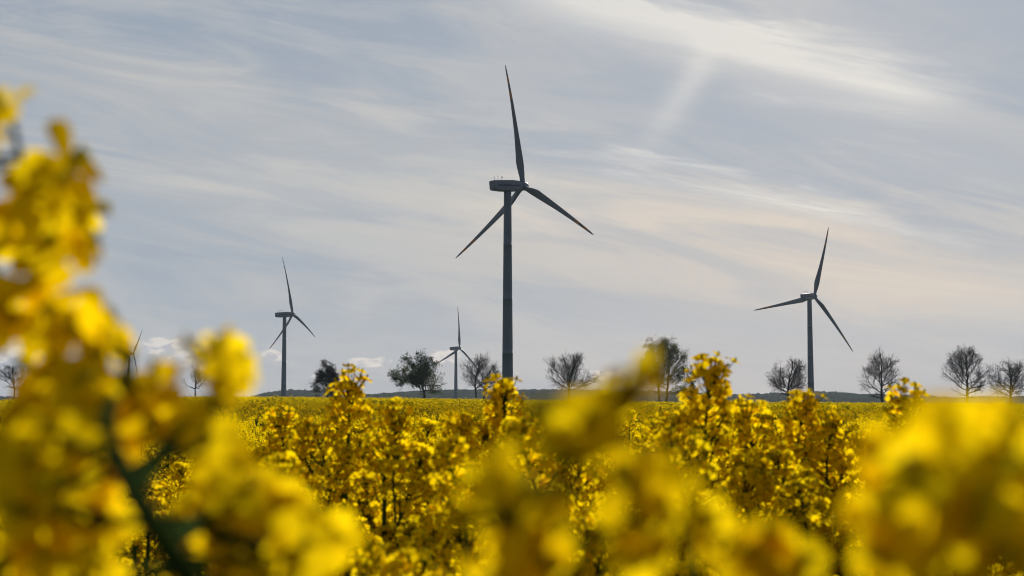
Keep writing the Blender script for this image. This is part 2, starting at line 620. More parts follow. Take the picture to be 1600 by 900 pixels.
def turbine(hub_px, d, tower_px, psi, theta, label, detail=True):
    """psi: heading of the rotor axis from the view direction, theta: clock angle of the first blade."""
    hub = at(*hub_px, d)
    psi = R(psi)
    tau = R(5)
    a = Vector((math.sin(psi) * math.cos(tau), math.cos(psi) * math.cos(tau), math.sin(tau)))
    over = abs(hub_px[0] - tower_px) * d / F / max(.3, math.sin(psi)) / math.cos(tau)
    over = min(max(over, 5.0), 8.5)
    axis_xy = hub - a * over
    gx, gy = axis_xy.x, axis_xy.y
    gz = float(ground_z(gx, gy)) - .3
    H = axis_xy.z - 2.0 - gz
    root = empty('wind_turbine', (gx, gy, gz))
    tag(root, label, 'wind turbine', 'wind turbines beyond the rapeseed field')
    mb = MB()
    prof = [(2.25, 0), (2.25, .3), (2.08, .34)]
    for i in range(1, 25):
        t = i / 24
        rr = 2.08 - .72 * t
        prof.append((rr, .34 + (H - .34) * t))
        if i in (6, 12, 18):
            prof += [(rr + .05, .34 + (H - .34) * t + .02), (rr + .05, .34 + (H - .34) * t + .22), (rr, .34 + (H - .34) * t + .24)]
    lathe(mb, prof, 36)
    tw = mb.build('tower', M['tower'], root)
    if detail:
        db = MB()
        db.box(-.45, .45, -2.19, -2.0, 1.3, 3.4)
        db.box(-.7, .7, -3.0, -2.05, 1.12, 1.26)
        db.build('door', M['steel'], tw, smooth=False)
    # nacelle: local +X points along the rotor axis
    rot = Matrix((a, Vector((0, 0, 1)).cross(a).normalized(), a.cross(Vector((0, 0, 1)).cross(a).normalized()))).transposed().to_4x4()
    nm = Matrix.Translation(Vector((0, 0, H + 2.0))) @ rot
    mb = MB()
    L0, L1 = -7.4, over - 1.3
    secs = [(L0, 1.45, -1.05, 1.85, .3), (L0 + .25, 1.6, -1.55, 1.95, .35), (-3, 1.8, -1.95, 2.05, .4), (1.5, 1.8, -2.0, 2.1, .4), (L1 - 1.2, 1.7, -1.85, 1.85, .5), (L1, 1.35, -1.4, 1.4, .6)]
    vs, fs = [], []
    for (x, w, z0, z1, c) in secs:
        ring = [(-w + c, z0), (w - c, z0), (w, z0 + c), (w, z1 - c), (w - c, z1), (-w + c, z1), (-w, z1 - c), (-w, z0 + c)]
        vs += [(x, y, z) for y, z in ring]
    for i in range(len(secs) - 1):
        for k in range(8):
            k2 = (k + 1) % 8
            fs.append((i * 8 + k, (i + 1) * 8 + k, (i + 1) * 8 + k2, i * 8 + k2))
    fs += [tuple(range(8)), tuple(5 * 8 + k for k in range(8))[::-1]]
    mb.add(vs, fs)
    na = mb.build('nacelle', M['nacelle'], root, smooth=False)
    na.matrix_local = nm
    for sgn in (-1, 1):
        y = sgn * 1.815
        y0_, y1_ = min(y, y - sgn * .05), max(y, y - sgn * .05)
        sb = MB()
        sb.box(-5.6, L1 - 1.3, y0_, y1_, -.1, .32)
        sb.build('blue_stripe', M['blue_stripe'], na, smooth=False)
        if detail:
            lb = MB()
            for k, (w_, h0, h1) in enumerate(((.5, -.3, .6), (.35, -.3, .3), (.3, -.3, .35), (.3, -.2, .6), (.35, -.3, .3), (.3, -.3, .3))):
                xx = -2.9 + k * .62
                lb.box(xx, xx + w_, y0_ + sgn * .02, y1_ + sgn * .02, h0 + .02, h1 + .12)
            lb.build('lettering', M['blue_stripe'], na, smooth=False)
    if detail:
        for x_, h_ in ((-5.6, 1.7), (-3.9, 2.0)):
            b_ = MB()
            b_.tube([(x_, .5, 1.95), (x_, .5, 2.0 + h_)], [.06, .05], 6)
            b_.tube([(x_ - .3, .5, 2.0 + h_ * .7), (x_ + .3, .5, 2.0 + h_ * .7)], [.045, .045], 5)
            b_.build('sensor_mast', M['steel'], na)
        b_ = MB()
        b_.tube([(-3.4, -.3, 1.95), (-2.7, -.3, 2.7), (-2.6, -.3, 3.0)], [.05, .05, .05], 6)
        lathe_pts = [(0.01, 2.95), (.22, 3.02), (.27, 3.2), (.2, 3.42), (.01, 3.5)]
        t = MB()
        lathe(t, lathe_pts, 10)
        b_.add(t.v[0] + np.array([-2.6, -.3, 0]), t.f)
        b_.build('warning_lamp', M['steel'], na)
    # hub and spinner
    mb = MB()
    lathe(mb, [(1.2, -1.5), (1.55, -1.2), (1.65, 0), (1.6, .8), (1.35, 1.6), (.9, 2.2), (.35, 2.5), (.02, 2.55)], 24, axis='x')
    hb = mb.build('hub', M['nacelle'], root)
    hm = Matrix.Translation(a * over + Vector((0, 0, H + 2.0))) @ rot
    hb.matrix_local = hm
    h = Vector((a.y, -a.x, 0)).normalized()
    u = h.cross(a).normalized()
    for k in range(3):
        th = R(theta + 120 * k)
        z = (u * math.cos(th) + h * math.sin(th)).normalized()
        y = -a
        x = y.cross(z).normalized()
        bm = Matrix((x, y, z)).transposed().to_4x4()
        bo = link('blade', BLADE, root)
        bo.matrix_local = Matrix.Translation(a * over + Vector((0, 0, H + 2.0))) @ bm
    return root


turbine((817, 291), 519, 793, 50, -1.6, 'largest, nearest wind turbine, standing tall in the middle of the sky')
turbine((1272, 463), 885, 1264, 47, 21.5, 'wind turbine on the right beside a round bare tree, one blade pointing left', True)
turbine((457, 491), 1090, 446, 54, -5, 'wind turbine rising over the wooded hill left of the dark bushy tree', True)
turbine((718, 544), 1530, 716, 48, 7, 'small far wind turbine between the leafy tree and a twin trunked bare tree', False)
turbine((208, 552), 2020, 203, 40, 42, 'farthest, smallest wind turbine, half hidden behind blurred yellow blossoms', False)


# ------------------------------------------------------------------ trees beyond the field
def edge_tubes(A, B, ra, rb, sides):
    """Vectorised frusta for many edges -> verts, quad faces."""
    T = B - A
    T /= np.linalg.norm(T, axis=1)[:, None] + 1e-9
    ref = np.where(np.abs(T[:, 2:3]) < .9, np.array([[0, 0, 1.0]]), np.array([[1.0, 0, 0]]))
    U = np.cross(T, ref)
    U /= np.linalg.norm(U, axis=1)[:, None] + 1e-9
    W = np.cross(T, U)
    k = np.arange(sides) * 2 * math.pi / sides
    ring = U[:, None] * np.cos(k)[None, :, None] + W[:, None] * np.sin(k)[None, :, None]
    V = np.concatenate([A[:, None] + ring * ra[:, None, None], B[:, None] + ring * rb[:, None, None]], 1)
    n = len(A)
    j = np.arange(sides)
    f = np.stack([j, (j + 1) % sides, (j + 1) % sides + sides, j + sides], 1)
    Fc = f[None] + (np.arange(n) * 2 * sides)[:, None, None]
    return V.reshape(-1, 3), Fc.reshape(-1, 4)


def leaf_cloud(rng, centers, per, spread, size):
    n = len(centers) * per
    c = np.repeat(centers, per, 0) + rng.normal(0, spread, (n, 3))
    a = rng.normal(0, 1, (n, 3))
    a /= np.linalg.norm(a, axis=1)[:, None]
    b = rng.normal(0, 1, (n, 3))
    b = np.cross(a, b)
    b /= np.linalg.norm(b, axis=1)[:, None]
    s = size * (.6 + .8 * rng.random((n, 1)))
    V = np.stack([c - a * s, c + b * s * .55, c + a * s, c - b * s * .55], 1).reshape(-1, 3)
    return V, np.arange(n * 4).reshape(n, 4)


def tree(seed, x, top, base, width, low, name, label, kind='oval', d=368, leader=True, limbs=24, leaves=None, lean=0.0, twin=False):
    """x/top/base/width/low: photo rows and columns of the trunk foot, crown top, crown width and lowest twigs."""
    rg = random.Random(seed)
    rng = np.random.default_rng(seed)
    foot = at(x, base, d)
    gz = float(ground_z(foot.x, foot.y)) - .1
    k = d / F
    Hh = at(x, top, d).z - gz
    W = width * k / 2
    zl = max(at(x, low, d).z - gz, .7)

    def radius(t):
        if kind == 'oval':
            return min(1, (t / .42)) ** .35 * (1 - max(0, (t - .30) / .70) ** 2.3) ** .75 if t < 1 else 0
        if kind == 'round':
            return math.sqrt(max(0, 1 - abs(t * 1.75 - .75) ** 2.4)) if t > 0 else 0
        return math.sqrt(max(0, 1 - abs(t * 1.35 - .38) ** 2.6))          # wide, flat topped

    def inside(p):
        t = (p.z - zl) / (Hh - zl)
        if t <= -.02 or t >= 1:
            return False
        az = math.atan2(p.y, p.x)
        wob = 1 + .13 * math.sin(3 * az + seed) + .10 * math.sin(9 * t + seed * 2 + az)
        return math.hypot(p.x - lean * p.z, p.y) < W * radius(max(t, .01)) * wob

    segs = [[], []]            # trunk, crown: (a, b, ra, rb)
    tips = []
    STEP = (.75, .48, .34, .30)
    GAP = (.58, .42, .24)

    def turn(v, ang):
        ax = v.cross(Vector((rg.gauss(0, 1), rg.gauss(0, 1), rg.gauss(0, 1))))
        if ax.length < 1e-4:
            ax = Vector((1, 0, 0))
        return Quaternion(ax.normalized(), ang) @ v

    def grow(p, v, r, lvl, maxlen):
        L, nxt = 0.0, rg.uniform(.3, .9) * GAP[min(lvl, 2)] + (.5 if lvl == 0 else 0)
        st = STEP[lvl]
        while L < maxlen:
            v = (v + Vector((rg.gauss(0, .13), rg.gauss(0, .13), rg.gauss(0, .10) + ((.06 if leader else .03), .03, .02, .02)[lvl]))).normalized()
            q = p + v * st
            if not inside(q) and lvl < 3 and L > st:
                tips.append(p)
                break
            f = max(.25, 1 - (L + st) / (maxlen + 1.2))
            r2 = max(.013, r * (1 - .75 * st / maxlen))
            segs[1].append((p, q, r, r2))
            p, r = q, r2
            L += st
            if lvl < 3:
                while nxt < L:
                    c = turn(v, R(rg.uniform(26, 58)))
                    c.z += .12
                    c.normalize()
                    ml = (rg.uniform(1.4, 3.4), rg.uniform(.7, 1.5), rg.uniform(.35, .8))[lvl]
                    grow(p, c, max(.014, r * (.55, .6, .6)[lvl]), lvl + 1, ml)
                    nxt += GAP[lvl] * rg.uniform(.7, 1.3)
        if lvl >= 2:
            tips.append(p)

    tr = .026 * Hh
    stems = [0.0] if not twin else [-.75, .75]
    for s in stems:
        zt = Hh * (.90 if leader else .46)
        n = 14
        pts = []
        for i in range(n + 1):
            z = zt * i / n
            pts.append(Vector((s * (1 + .12 * z) + lean * z + rg.gauss(0, .07) * (i > 1), rg.gauss(0, .07) * (i > 1), z)))
        rr = [tr * (1 - .80 * (i / n) ** 1.1 * (1 if leader else .45)) * (1 + .4 * math.exp(-i * .9)) * (.75 if twin else 1) for i in range(n + 1)]
        for i in range(n):
            segs[0].append((pts[i], pts[i + 1], rr[i], rr[i + 1]))
        nl = limbs // len(stems)
        z_first = max(zl * .7, Hh * (.12 if leader else .2))
        for i in range(nl):
            t = (i + .4) / nl
            z = z_first + (zt - z_first) * t ** (.9 if leader else .75)
            j = min(n - 1, int(z / zt * n))
            p = pts[j].lerp(pts[j + 1], z / zt * n - j)
            az = i * 2.39996 + rg.gauss(0, .35)
            if twin:
                az = az * .7 + (0 if s > 0 else math.pi)
            inc = R(np.interp(t, [0, .3, 1], [86, 62, 34]) + rg.gauss(0, 7)) if leader else R(12 + 76 * math.sqrt(((i * .618034) % 1)))
            v = Vector((math.cos(az) * math.sin(inc), math.sin(az) * math.sin(inc), math.cos(inc)))
            grow(p, v, rr[j] * (.42 if leader else .48), 0, Hh * .75)
        grow(pts[-1], Vector((lean, 0, 1)).normalized(), rr[-1], 0, Hh * .6)
    root = empty(name, (foot.x, foot.y, gz))
    tag(root, label, 'tree', 'trees beyond the far edge of the field')

    def arr(sg):
        return (np.array([tuple(q[0]) for q in sg]), np.array([tuple(q[1]) for q in sg]), np.array([q[2] for q in sg]), np.array([q[3] for q in sg]))
    V, Fc = edge_tubes(*arr(segs[0]), 9)
    link('trunk', mesh_from('trunk', V, Fc, M['bark']), root)
    V, Fc = edge_tubes(*arr(segs[1]), 4)
    crown = link('crown', mesh_from('crown', V, Fc, M['twig']), root)
    if leaves:
        mat, per, spread, size, frac = leaves
        T_ = np.array([tuple(q) for q in tips])
        pick = T_[rng.random(len(T_)) < frac]
        g = np.sin(pick @ np.array([1.3, .7, 1.1]) + seed) + np.sin(pick @ np.array([-.6, 1.2, 1.7]) + 2 * seed)
        pick = pick[g > (.12 if mat == 'tree_leaf' else -.8)]
        V, Fc = leaf_cloud(rng, pick, per, spread, size)
        link('foliage', mesh_from('foliage', V, Fc, M[mat], smooth=False), crown)
    print(name, len(segs[1]), len(tips))
    return root


def build_trees():
    T = tree
    T(1, 22, 572, 629, 66, 600, 'bare_tree', 'bare tree at the far left edge, behind the blurred yellow blossoms', 'round', leader=False, leaves=('tree_leaf', 1, .3, .12, .4), limbs=12)
    T(2, 305, 577, 624, 48, 600, 'bare_tree', 'small bare tree seen between two blurred yellow blossoms', 'round', leader=False, limbs=9)
    T(3, 511, 579, 625, 36, 624, 'bushy_tree', 'small dark dense tree with shrubby foot left of the leafy tree', 'oval', limbs=26, leaves=('dark_leaf', 6, .36, .18, .95))
    T(4, 666, 556, 629, 80, 614, 'leafy_tree', 'green leafy tree with leaning trunk, left of the small far turbine', 'round', leaves=('tree_leaf', 5, .30, .18, .75), lean=-.20, leader=False, limbs=13)
    T(5, 750, 558, 630, 60, 609, 'bare_tree', 'twin trunked bare tree right of the small far turbine', 'round', leaves=('spring_leaf', 1, .3, .10, .22), twin=True, leader=False, limbs=14)
    T(6, 889, 555, 631, 90, 608, 'bare_tree', 'wide spreading bare tree between the largest turbine and the blurred centre blossoms', 'wide', leader=False, limbs=13)
    T(7, 1036, 533, 632, 74, 610, 'budding_tree', 'tall budding tree partly veiled by the blurred yellow petal', 'oval', twin=True, leaves=('spring_leaf', 5, .28, .13, .9), leader=True, limbs=26)
    T(8, 1071, 588, 632, 24, 626, 'leafy_tree', 'small green leafy tree half hidden behind the tallest sharp rapeseed head', 'round', limbs=22, leaves=('tree_leaf', 9, .3, .17, 1.0))
    T(9, 1232, 563, 632, 66, 614, 'bare_tree', 'round bare tree touching the tower of the turbine on the right', 'wide', leader=False, limbs=14)
    T(10, 1378, 553, 633, 68, 622, 'bare_tree', 'narrow bare tree with a straight central trunk, between the turbine and the sharp tall flower', 'oval', leader=True, limbs=26)
    T(11, 1512, 544, 634, 76, 616, 'bare_tree', 'tall oval bare tree, second from the right edge', 'oval', leader=True, limbs=28)
    T(12, 1579, 561, 635, 62, 616, 'bare_tree', 'lower bare tree at the right edge beside a taller one', 'round', leader=False, limbs=13)


build_trees()


# ------------------------------------------------------------------ rapeseed: flowers, heads, plants
PET_ROWS = ((0.0, .10), (.32, .34), (.68, .50), (.95, .36))


def frame(nrm, spin):
    n = np.asarray(nrm, float)
    n = n / (np.linalg.norm(n) + 1e-9)
    r = np.array([0, 0, 1.0]) if abs(n[2]) < .9 else np.array([1.0, 0, 0])
    u = np.cross(r, n)
    u /= np.linalg.norm(u)
    v = np.cross(n, u)
    return u * math.cos(spin) + v * math.sin(spin), -u * math.sin(spin) + v * math.cos(spin), n


def add_flower(mb, rng, c, nrm, size, openness=1.0):
    """Four-petalled flower, mats: 0 petal, 1 bud/stamen."""
    u0, v0, n0 = frame(nrm, rng.uniform(0, 6.28))
    L = size / 2
    for k in range(4):
        a = k * math.pi / 2 + rng.normal(0, .10)
        e = u0 * math.cos(a) + v0 * math.sin(a)
        s = np.cross(n0, e)
        tilt = rng.normal(.12, .16) + (1 - openness) * 1.1
        curl = rng.normal(.22, .15)
        w = rng.uniform(.85, 1.12)
        vs = []
        for (t, hw) in PET_ROWS:
            for q in (-1, 0, 1):
                tt = t + (.07 if (q == 0 and t > .9) else 0)
                r_ = .05 + tt * .95
                z = r_ * math.sin(tilt) * 1.0 - curl * tt * tt + .10 * (1 - tt) + (.07 * abs(q) * math.sin(tt * 3) + .05 * q * tt * math.sin(k * 2.1 + tt * 4))
                vs.append(c + L * (e * r_ * math.cos(tilt) + s * q * hw * w * .95 + n0 * z))
        fs = []
        for i in range(3):
            for j in range(2):
                p = i * 3 + j
                fs.append((p, p + 1, p + 4, p + 3))
        mb.add(vs, fs, 0)
    # stamens and pistil
    q = c + n0 * L * .12
    t = q + n0 * L * .55
    vs = [q + u0 * L * .16, q - u0 * L * .08 + v0 * L * .14, q - u0 * L * .08 - v0 * L * .14, t + u0 * L * .2, t - u0 * L * .1 + v0 * L * .17, t - u0 * L * .1 - v0 * L * .17]
    mb.add(vs, [(0, 1, 4, 3), (1, 2, 5, 4), (2, 0, 3, 5), (3, 4, 5)], 1)


def add_bud(mb, c, axis, ln, r):
    u, v, n = frame(axis, 0)
    vs = []
    for (t, rr) in ((0, .5), (.45, 1.0), (.85, .7), (1.0, .15)):
        for k in range(5):
            a = k * 2 * math.pi / 5
            vs.append(c + n * ln * t + (u * math.cos(a) + v * math.sin(a)) * r * rr)
    fs = [(i * 5 + k, i * 5 + (k + 1) % 5, (i + 1) * 5 + (k + 1) % 5, (i + 1) * 5 + k) for i in range(3) for k in range(5)]
    mb.add(vs, fs, 1)


def head_mesh(seed, n_fl=28, length=.075, spread=1.0, pods=3, size=.019, loose=0.0, dome=False):
    """Flower head about its axis (+Z); z=0 where it joins the branch. Buds at the crown of the head."""
    rng = np.random.default_rng(seed)
    mb = MB()
    lean = rng.normal(0, .12, 2)
    ax = lambda z: np.array([lean[0] * z * z / length * 1.0, lean[1] * z * z / length, z])
    mb.tube([ax(-.004), ax(length * .35), ax(length * .7), ax(length)], [.0019, .0017, .0014, .0009], 5, 2)
    g = rng.uniform(0, 6.28)
    for i in range(n_fl):
        t = i / (n_fl - 1)
        z = length * (.04 + .90 * t) + rng.normal(0, .002)
        g += 2.39996 + rng.normal(0, .25)
        el = R((8 + 58 * t if dome else 12 + 46 * t ** 1.3) + rng.normal(0, 9))
        pl = (.027 * rng.uniform(.75, 1.15) + .004 * t) if dome else (.021 + .012 * loose * rng.random() - .006 * t) * spread * rng.uniform(.85, 1.2)
        d = np.array([math.cos(g) * math.cos(el), math.sin(g) * math.cos(el), math.sin(el)])
        p0 = ax(z)
        mid = p0 + d * pl * .55 + np.array([0, 0, -.001])
        p1 = p0 + d * pl + np.array([0, 0, .003])
        mb.tube([p0, mid, p1], [.0007, .0006, .0007], 3, 2, cap=False)
        nrm = d * .8 + np.array([0, 0, .45]) + rng.normal(0, .28, 3)
        add_flower(mb, rng, p1, nrm, size * rng.uniform(.85, 1.15), rng.uniform(.75, 1.0) if t < .9 else .5)
    for i in range(14):
        a = i * 2.39996
        r = .0075 * math.sqrt((i + .5) / 18)
        b0 = ax(length) + np.array([math.cos(a) * r * .6, math.sin(a) * r * .6, -.004])
        dr = np.array([math.cos(a) * r * 60, math.sin(a) * r * 60, .9])
        p1 = b0 + dr / np.linalg.norm(dr) * (.012 - r * .3)
        mb.tube([b0, p1], [.0006, .0006], 3, 2, cap=False)
        add_bud(mb, p1, dr, rng.uniform(.0055, .0075), .0019)
    for i in range(pods):
        a = rng.uniform(0, 6.28)
        z = -.004 - .012 * i
        d = np.array([math.cos(a) * .7, math.sin(a) * .7, .75])
        mb.tube([(0, 0, z), d * .018 + (0, 0, z), d * .040 + (0, 0, z + .006)], [.0007, .0012, .0006], 4, 3, cap=False)
    return mb.mesh('flower_head', [M['petal'], M['bud'], M['stem'], M['pod']])


HEAD_LEN = (.066, .056, .080, .052, .074, .092, .034, .034, .070, .070)
HEADS = [head_mesh(100 + i, n_fl=(46, 40, 50, 38, 46, 56)[i], length=(.066, .056, .080, .052, .074, .092)[i], size=.0190, spread=1.22, pods=(3, 2, 4, 1, 3, 5)[i], loose=(.3, .6, .2, .8, .4, .5)[i]) for i in range(6)]
SMALL_HEADS = [head_mesh(140 + i, n_fl=20, length=.034, pods=1, size=.019, spread=.9) for i in range(2)] + [head_mesh(150 + i, n_fl=62, length=.060, spread=1.0, pods=4, size=.0195, dome=True) for i in range(2)]


def leaf_blade(mb, base, direction, length, width, droop, rng, mat=0):
    d = np.asarray(direction, float)
    d /= np.linalg.norm(d)
    side = np.cross(d, [0, 0, 1.0])
    side /= np.linalg.norm(side) + 1e-9
    up = np.cross(side, d)
    vs, n = [], 6
    wob = rng.uniform(0, 6)
    for i in range(n):
        t = i / (n - 1)
        w = width * math.sin(math.pi * min(.97, t * .80 + .16)) ** .8 * (1 - .15 * math.sin(t * 9 + wob))
        c = np.asarray(base) + d * length * t - np.array([0, 0, droop * length * t * t])
        vs += [c - side * w / 2 + up * w * .16, c, c + side * w / 2 + up * w * .16 + up * .08 * w * math.sin(t * 7 + wob)]
    fs = []
    for i in range(n - 1):
        for j in range(2):
            p = i * 3 + j
            fs.append((p, p + 1, p + 4, p + 3))
    mb.add(vs, fs, mat)


def plant_proto(seed, H=1.20, fat=False):
    """Stem with side branches, foliage, and where each flower head sits."""
    rng = np.random.default_rng(seed)
    sm, lf = MB(), MB()
    heads = []
    lx, ly = rng.normal(0, .03, 2)
    cv = lambda z: np.array([lx * (z / H) ** 2 + .008 * math.sin(z * 7 + seed), ly * (z / H) ** 2 + .008 * math.cos(z * 6 + seed), z])
    zs = np.linspace(0, H - .075, 9)
    sm.tube([cv(z) for z in zs], list(np.interp(zs, [0, .5, H], [.0085, .0062, .0026])), 7)
    top = cv(H - .075)
    dirt = cv(H - .075) - cv(H - .12)
    heads.append((8 + seed % 2 if fat else int(rng.integers(0, 6)), top, dirt, 1.12 if fat else 1.05))
    if fat:
        for i in range(3):
            z0 = H - .17 - .05 * i
            a = i * 2.1 + .4
            e = np.array([math.cos(a), math.sin(a), 0])
            b0 = cv(z0)
            rch = .028 + .012 * i
            q = [b0, b0 + e * rch * .6 + [0, 0, .02], b0 + e * rch + [0, 0, .05]]
            sm.tube(q, [.003, .0025, .0019], 5)
            heads.append((int(rng.integers(0, 6)), q[2], q[2] - q[1] + [0, 0, .02], rng.uniform(.9, 1.05)))
    nb = int(rng.integers(6, 9))
    for i in range(nb):
        z0 = H - rng.uniform(.16, .62)
        a = i * 2.39996 + rng.normal(0, .4)
        b0 = cv(z0)
        reach = rng.uniform(.05, .17)
        zt = H - .075 - rng.uniform(.025, .17) - (H - z0) * .12
        zt = max(zt - (.07 if fat else 0), z0 + .05)
        if fat:
            reach *= .75
        e = np.array([math.cos(a), math.sin(a), 0])
        pts = [b0, b0 + e * reach * .45 + [0, 0, (zt - z0) * .30], b0 + e * reach * .8 + [0, 0, (zt - z0) * .65], b0 + e * reach + [0, 0, zt - z0]]
        sm.tube(pts, [.0038, .0032, .0026, .0019], 6)
        dr = pts[3] - pts[2] + rng.normal(0, .01, 3)
        heads.append((int(rng.integers(0, 6)), pts[3], dr, rng.uniform(.75, 1.0)))
        leaf_blade(lf, b0, e + [0, 0, .5], rng.uniform(.06, .12), rng.uniform(.022, .034), .5, rng)
        if rng.random() < (.25 if fat else .5):
            c0 = pts[1]
            a2 = a + rng.choice([-1, 1]) * rng.uniform(.6, 1.2)
            e2 = np.array([math.cos(a2), math.sin(a2), 0])
            r2 = rng.uniform(.03, .07)
            q = [c0, c0 + e2 * r2 * .6 + [0, 0, .05], c0 + e2 * r2 + [0, 0, rng.uniform(.08, .12)]]
            sm.tube(q, [.0022, .0019, .0015], 5)
            heads.append((6 + int(rng.integers(0, 2)), q[2], q[2] - q[1], rng.uniform(.9, 1.15)))
    for i in range(19):
        z0 = rng.uniform(.12, H - .22)
        a = rng.uniform(0, 6.28)
        ln = np.interp(z0, [.1, .5, .9], [.22, .17, .095]) * rng.uniform(.8, 1.2)
        leaf_blade(lf, cv(z0), (math.cos(a), math.sin(a), rng.uniform(.2, .8)), ln, ln * rng.uniform(.26, .36), rng.uniform(.3, .9), rng)
    return dict(stem=sm.mesh('stem', M['stem']), leaves=lf.mesh('foliage', M['leaf']), heads=heads, top=top + np.array([0, 0, HEAD_LEN[heads[0][0]] * (1.12 if fat else 1.05) + .016]))


PROTOS = [plant_proto(300 + i) for i in range(9)] + [plant_proto(320 + i, fat=True) for i in range(4)]


def head_matrix(pos, direction, spin, scale):
    q = Vector(direction).normalized().to_track_quat('Z', 'Y')
    return Matrix.Translation(Vector(pos)) @ q.to_matrix().to_4x4() @ Matrix.Rotation(spin, 4, 'Z') @ Matrix.Diagonal((scale, scale, scale, 1))


def make_plant(proto, base, scale, rz, label, group):
    root = empty('rapeseed_plant', base, rz)
    root.scale = (scale, scale, scale)
    tag(root, label, 'rapeseed plant', group)
    link('stem', proto['stem'], root)
    link('foliage', proto['leaves'], root)
    for j, (hi, pos, dr, s) in enumerate(proto['heads']):
        o = link('flower_head', HEADS[hi] if hi < 6 else SMALL_HEADS[hi - 6], root)
        o.matrix_local = head_matrix(pos, dr, j * 1.7 + rz, s)
    return root


def copy_plant(src, base, scale, rz, label):
    r = src.copy()
    C.objects.link(r)
    r.location, r.scale, r.rotation_euler = base, (scale,) * 3, (0, 0, rz)
    r['label'] = label
    for ch in CH[src.name]:
        c = ch.copy()
        C.objects.link(c)
        c.parent = r
    return r


CH = {}
MASTERS = {}
GROUP = 'rapeseed plants at the front of the field'


def place_plant(pi, base, scale, rz, label, group=GROUP):
    if pi not in MASTERS:
        r = make_plant(PROTOS[pi], base, scale, rz, label, group)
        MASTERS[pi] = r
        CH[r.name] = list(r.children_recursive) if False else [o for o in bpy.data.objects if o.parent == r]
    else:
        r = copy_plant(MASTERS[pi], base, scale, rz, label)
    r['group'] = group
    return r


# plants that stand out from the rest: (x, y of the head's top, distance, proto, label)
STAND_OUT = [
    (545, 576, 2.2, 10, 'tall rapeseed plant reaching over the horizon just right of the dark bushy tree'),
    (445, 634, 2.35, 10, 'slim rapeseed plant in front of the left turbine tower'),
    (602, 628, 1.95, 12, 'broad rapeseed plant in the middle of the left front cluster, below the leafy tree'),
    (512, 688, 2.1, 3, 'rapeseed plant between the slim one and the broad one in the left front cluster'),
    (712, 643, 2.1, 11, 'rapeseed plant below the twin trunked bare tree'),
    (792, 588, 2.2, 9, 'round headed rapeseed plant hiding the foot of the largest turbine'),
    (838, 640, 2.3, 6, 'rapeseed plant just right of the one hiding the largest turbine foot'),
    (1100, 556, 1.85, 11, 'tallest sharp rapeseed plant, its thick head standing against the sky right of the budding tree'),
    (1182, 624, 1.95, 10, 'rapeseed plant leaning on the right side of the tallest sharp one'),
    (1243, 610, 2.2, 9, 'rapeseed plant whose thin head overlaps the foot of the turbine on the right'),
    (1290, 640, 2.1, 12, 'rapeseed plant right of the foot of the turbine on the right'),
    (1432, 598, 1.95, 12, 'rapeseed plant with green budded crown rising between the two bare trees on the right'),
    (1395, 655, 2.1, 2, 'lower rapeseed plant just left of the green budded one on the right'),
    (1260, 745, 1.75, 4, 'rapeseed plant in the lower right front, below the foot of the right turbine'),
    (1075, 640, 2.05, 1, 'rapeseed plant with slanting dark branches left of the tallest sharp one'),
    (700, 735, 1.75, 7, 'rapeseed plant low in the front, left of the blurred centre blossoms'),
    (566, 835, 1.55, 6, 'lowest rapeseed plant at the bottom of the picture, right of the blurred left blossoms'),
]
USED = []
DBG = []


def put_top(x, y, d, pi, rz, label, group=GROUP):
    top = at(x, y, d)
    pr = PROTOS[pi]
    t = Matrix.Rotation(rz, 3, 'Z') @ Vector(pr['top'])
    gz = float(ground_z(top.x, top.y))
    s = (top.z - gz) / t.z
    base = (top.x - t.x * s, top.y - t.y * s, gz - .005)
    USED.append((base[0], base[1]))
    return place_plant(pi, base, s, rz, label, group)


rnd = random.Random(11)
for (x, y, d, pi, lab) in STAND_OUT:
    DBG.append((x, y, put_top(x, y, d, pi, rnd.uniform(0, 6.28), lab)))

# skyline that the plants of the front rows keep to (photo columns -> highest row)
SKX = [-400, 300, 330, 425, 440, 480, 530, 560, 640, 690, 760, 880, 980, 1000, 1060, 1090, 1150, 1240, 1310, 1380, 1420, 1480, 1600, 2000]
SKY_ = [700, 720, 745, 745, 690, 700, 690, 650, 655, 700, 665, 665, 690, 700, 700, 650, 640, 645, 655, 690, 650, 660, 665, 665]


def fill_front(limit):
    rnd = random.Random(23)
    cand = []
    y = 1.35
    while y < 8.6:
        sp = .20 if y < 3.2 else .26
        x = -y * .46 - .3
        while x < y * .46 + .3:
            cand.append((x + rnd.uniform(-.45, .45) * sp, y + rnd.uniform(-.45, .45) * sp))
            x += sp
        y += sp
    placed, rest = 0, []
    for (x, y) in cand:
        pxx, _ = to_px((x, y, 1.0))
        if any((x - a) ** 2 + (y - b) ** 2 < .006 for a, b in USED):
            continue
        gz = float(ground_z(x, y))
        h = (1.17 if y > 6 else 1.19) + rnd.gauss(0, .055)
        sky = np.interp(pxx, SKX, SKY_) + rnd.uniform(0, 60 if y < 3.5 else 25)
        zmax = at(pxx, sky, y).z - gz
        if y < 5.5:
            h = min(h, zmax)
        if h < .78:
            continue
        in_view = -60 < pxx < 1660
        if in_view and placed < limit:
            place_plant(rnd.randrange(9), (x, y, gz - .005), h / 1.195, rnd.uniform(0, 6.28),
                        'yellow flowering rapeseed plant among its like in the sharp front rows of the field',
                        'rapeseed plants crowded in the front rows')
            placed += 1
        else:
            rest.append((x, y, gz, h))
    return rest, placed


REST, NPL = fill_front(270)
print('front plants', NPL, 'rest', len(REST))


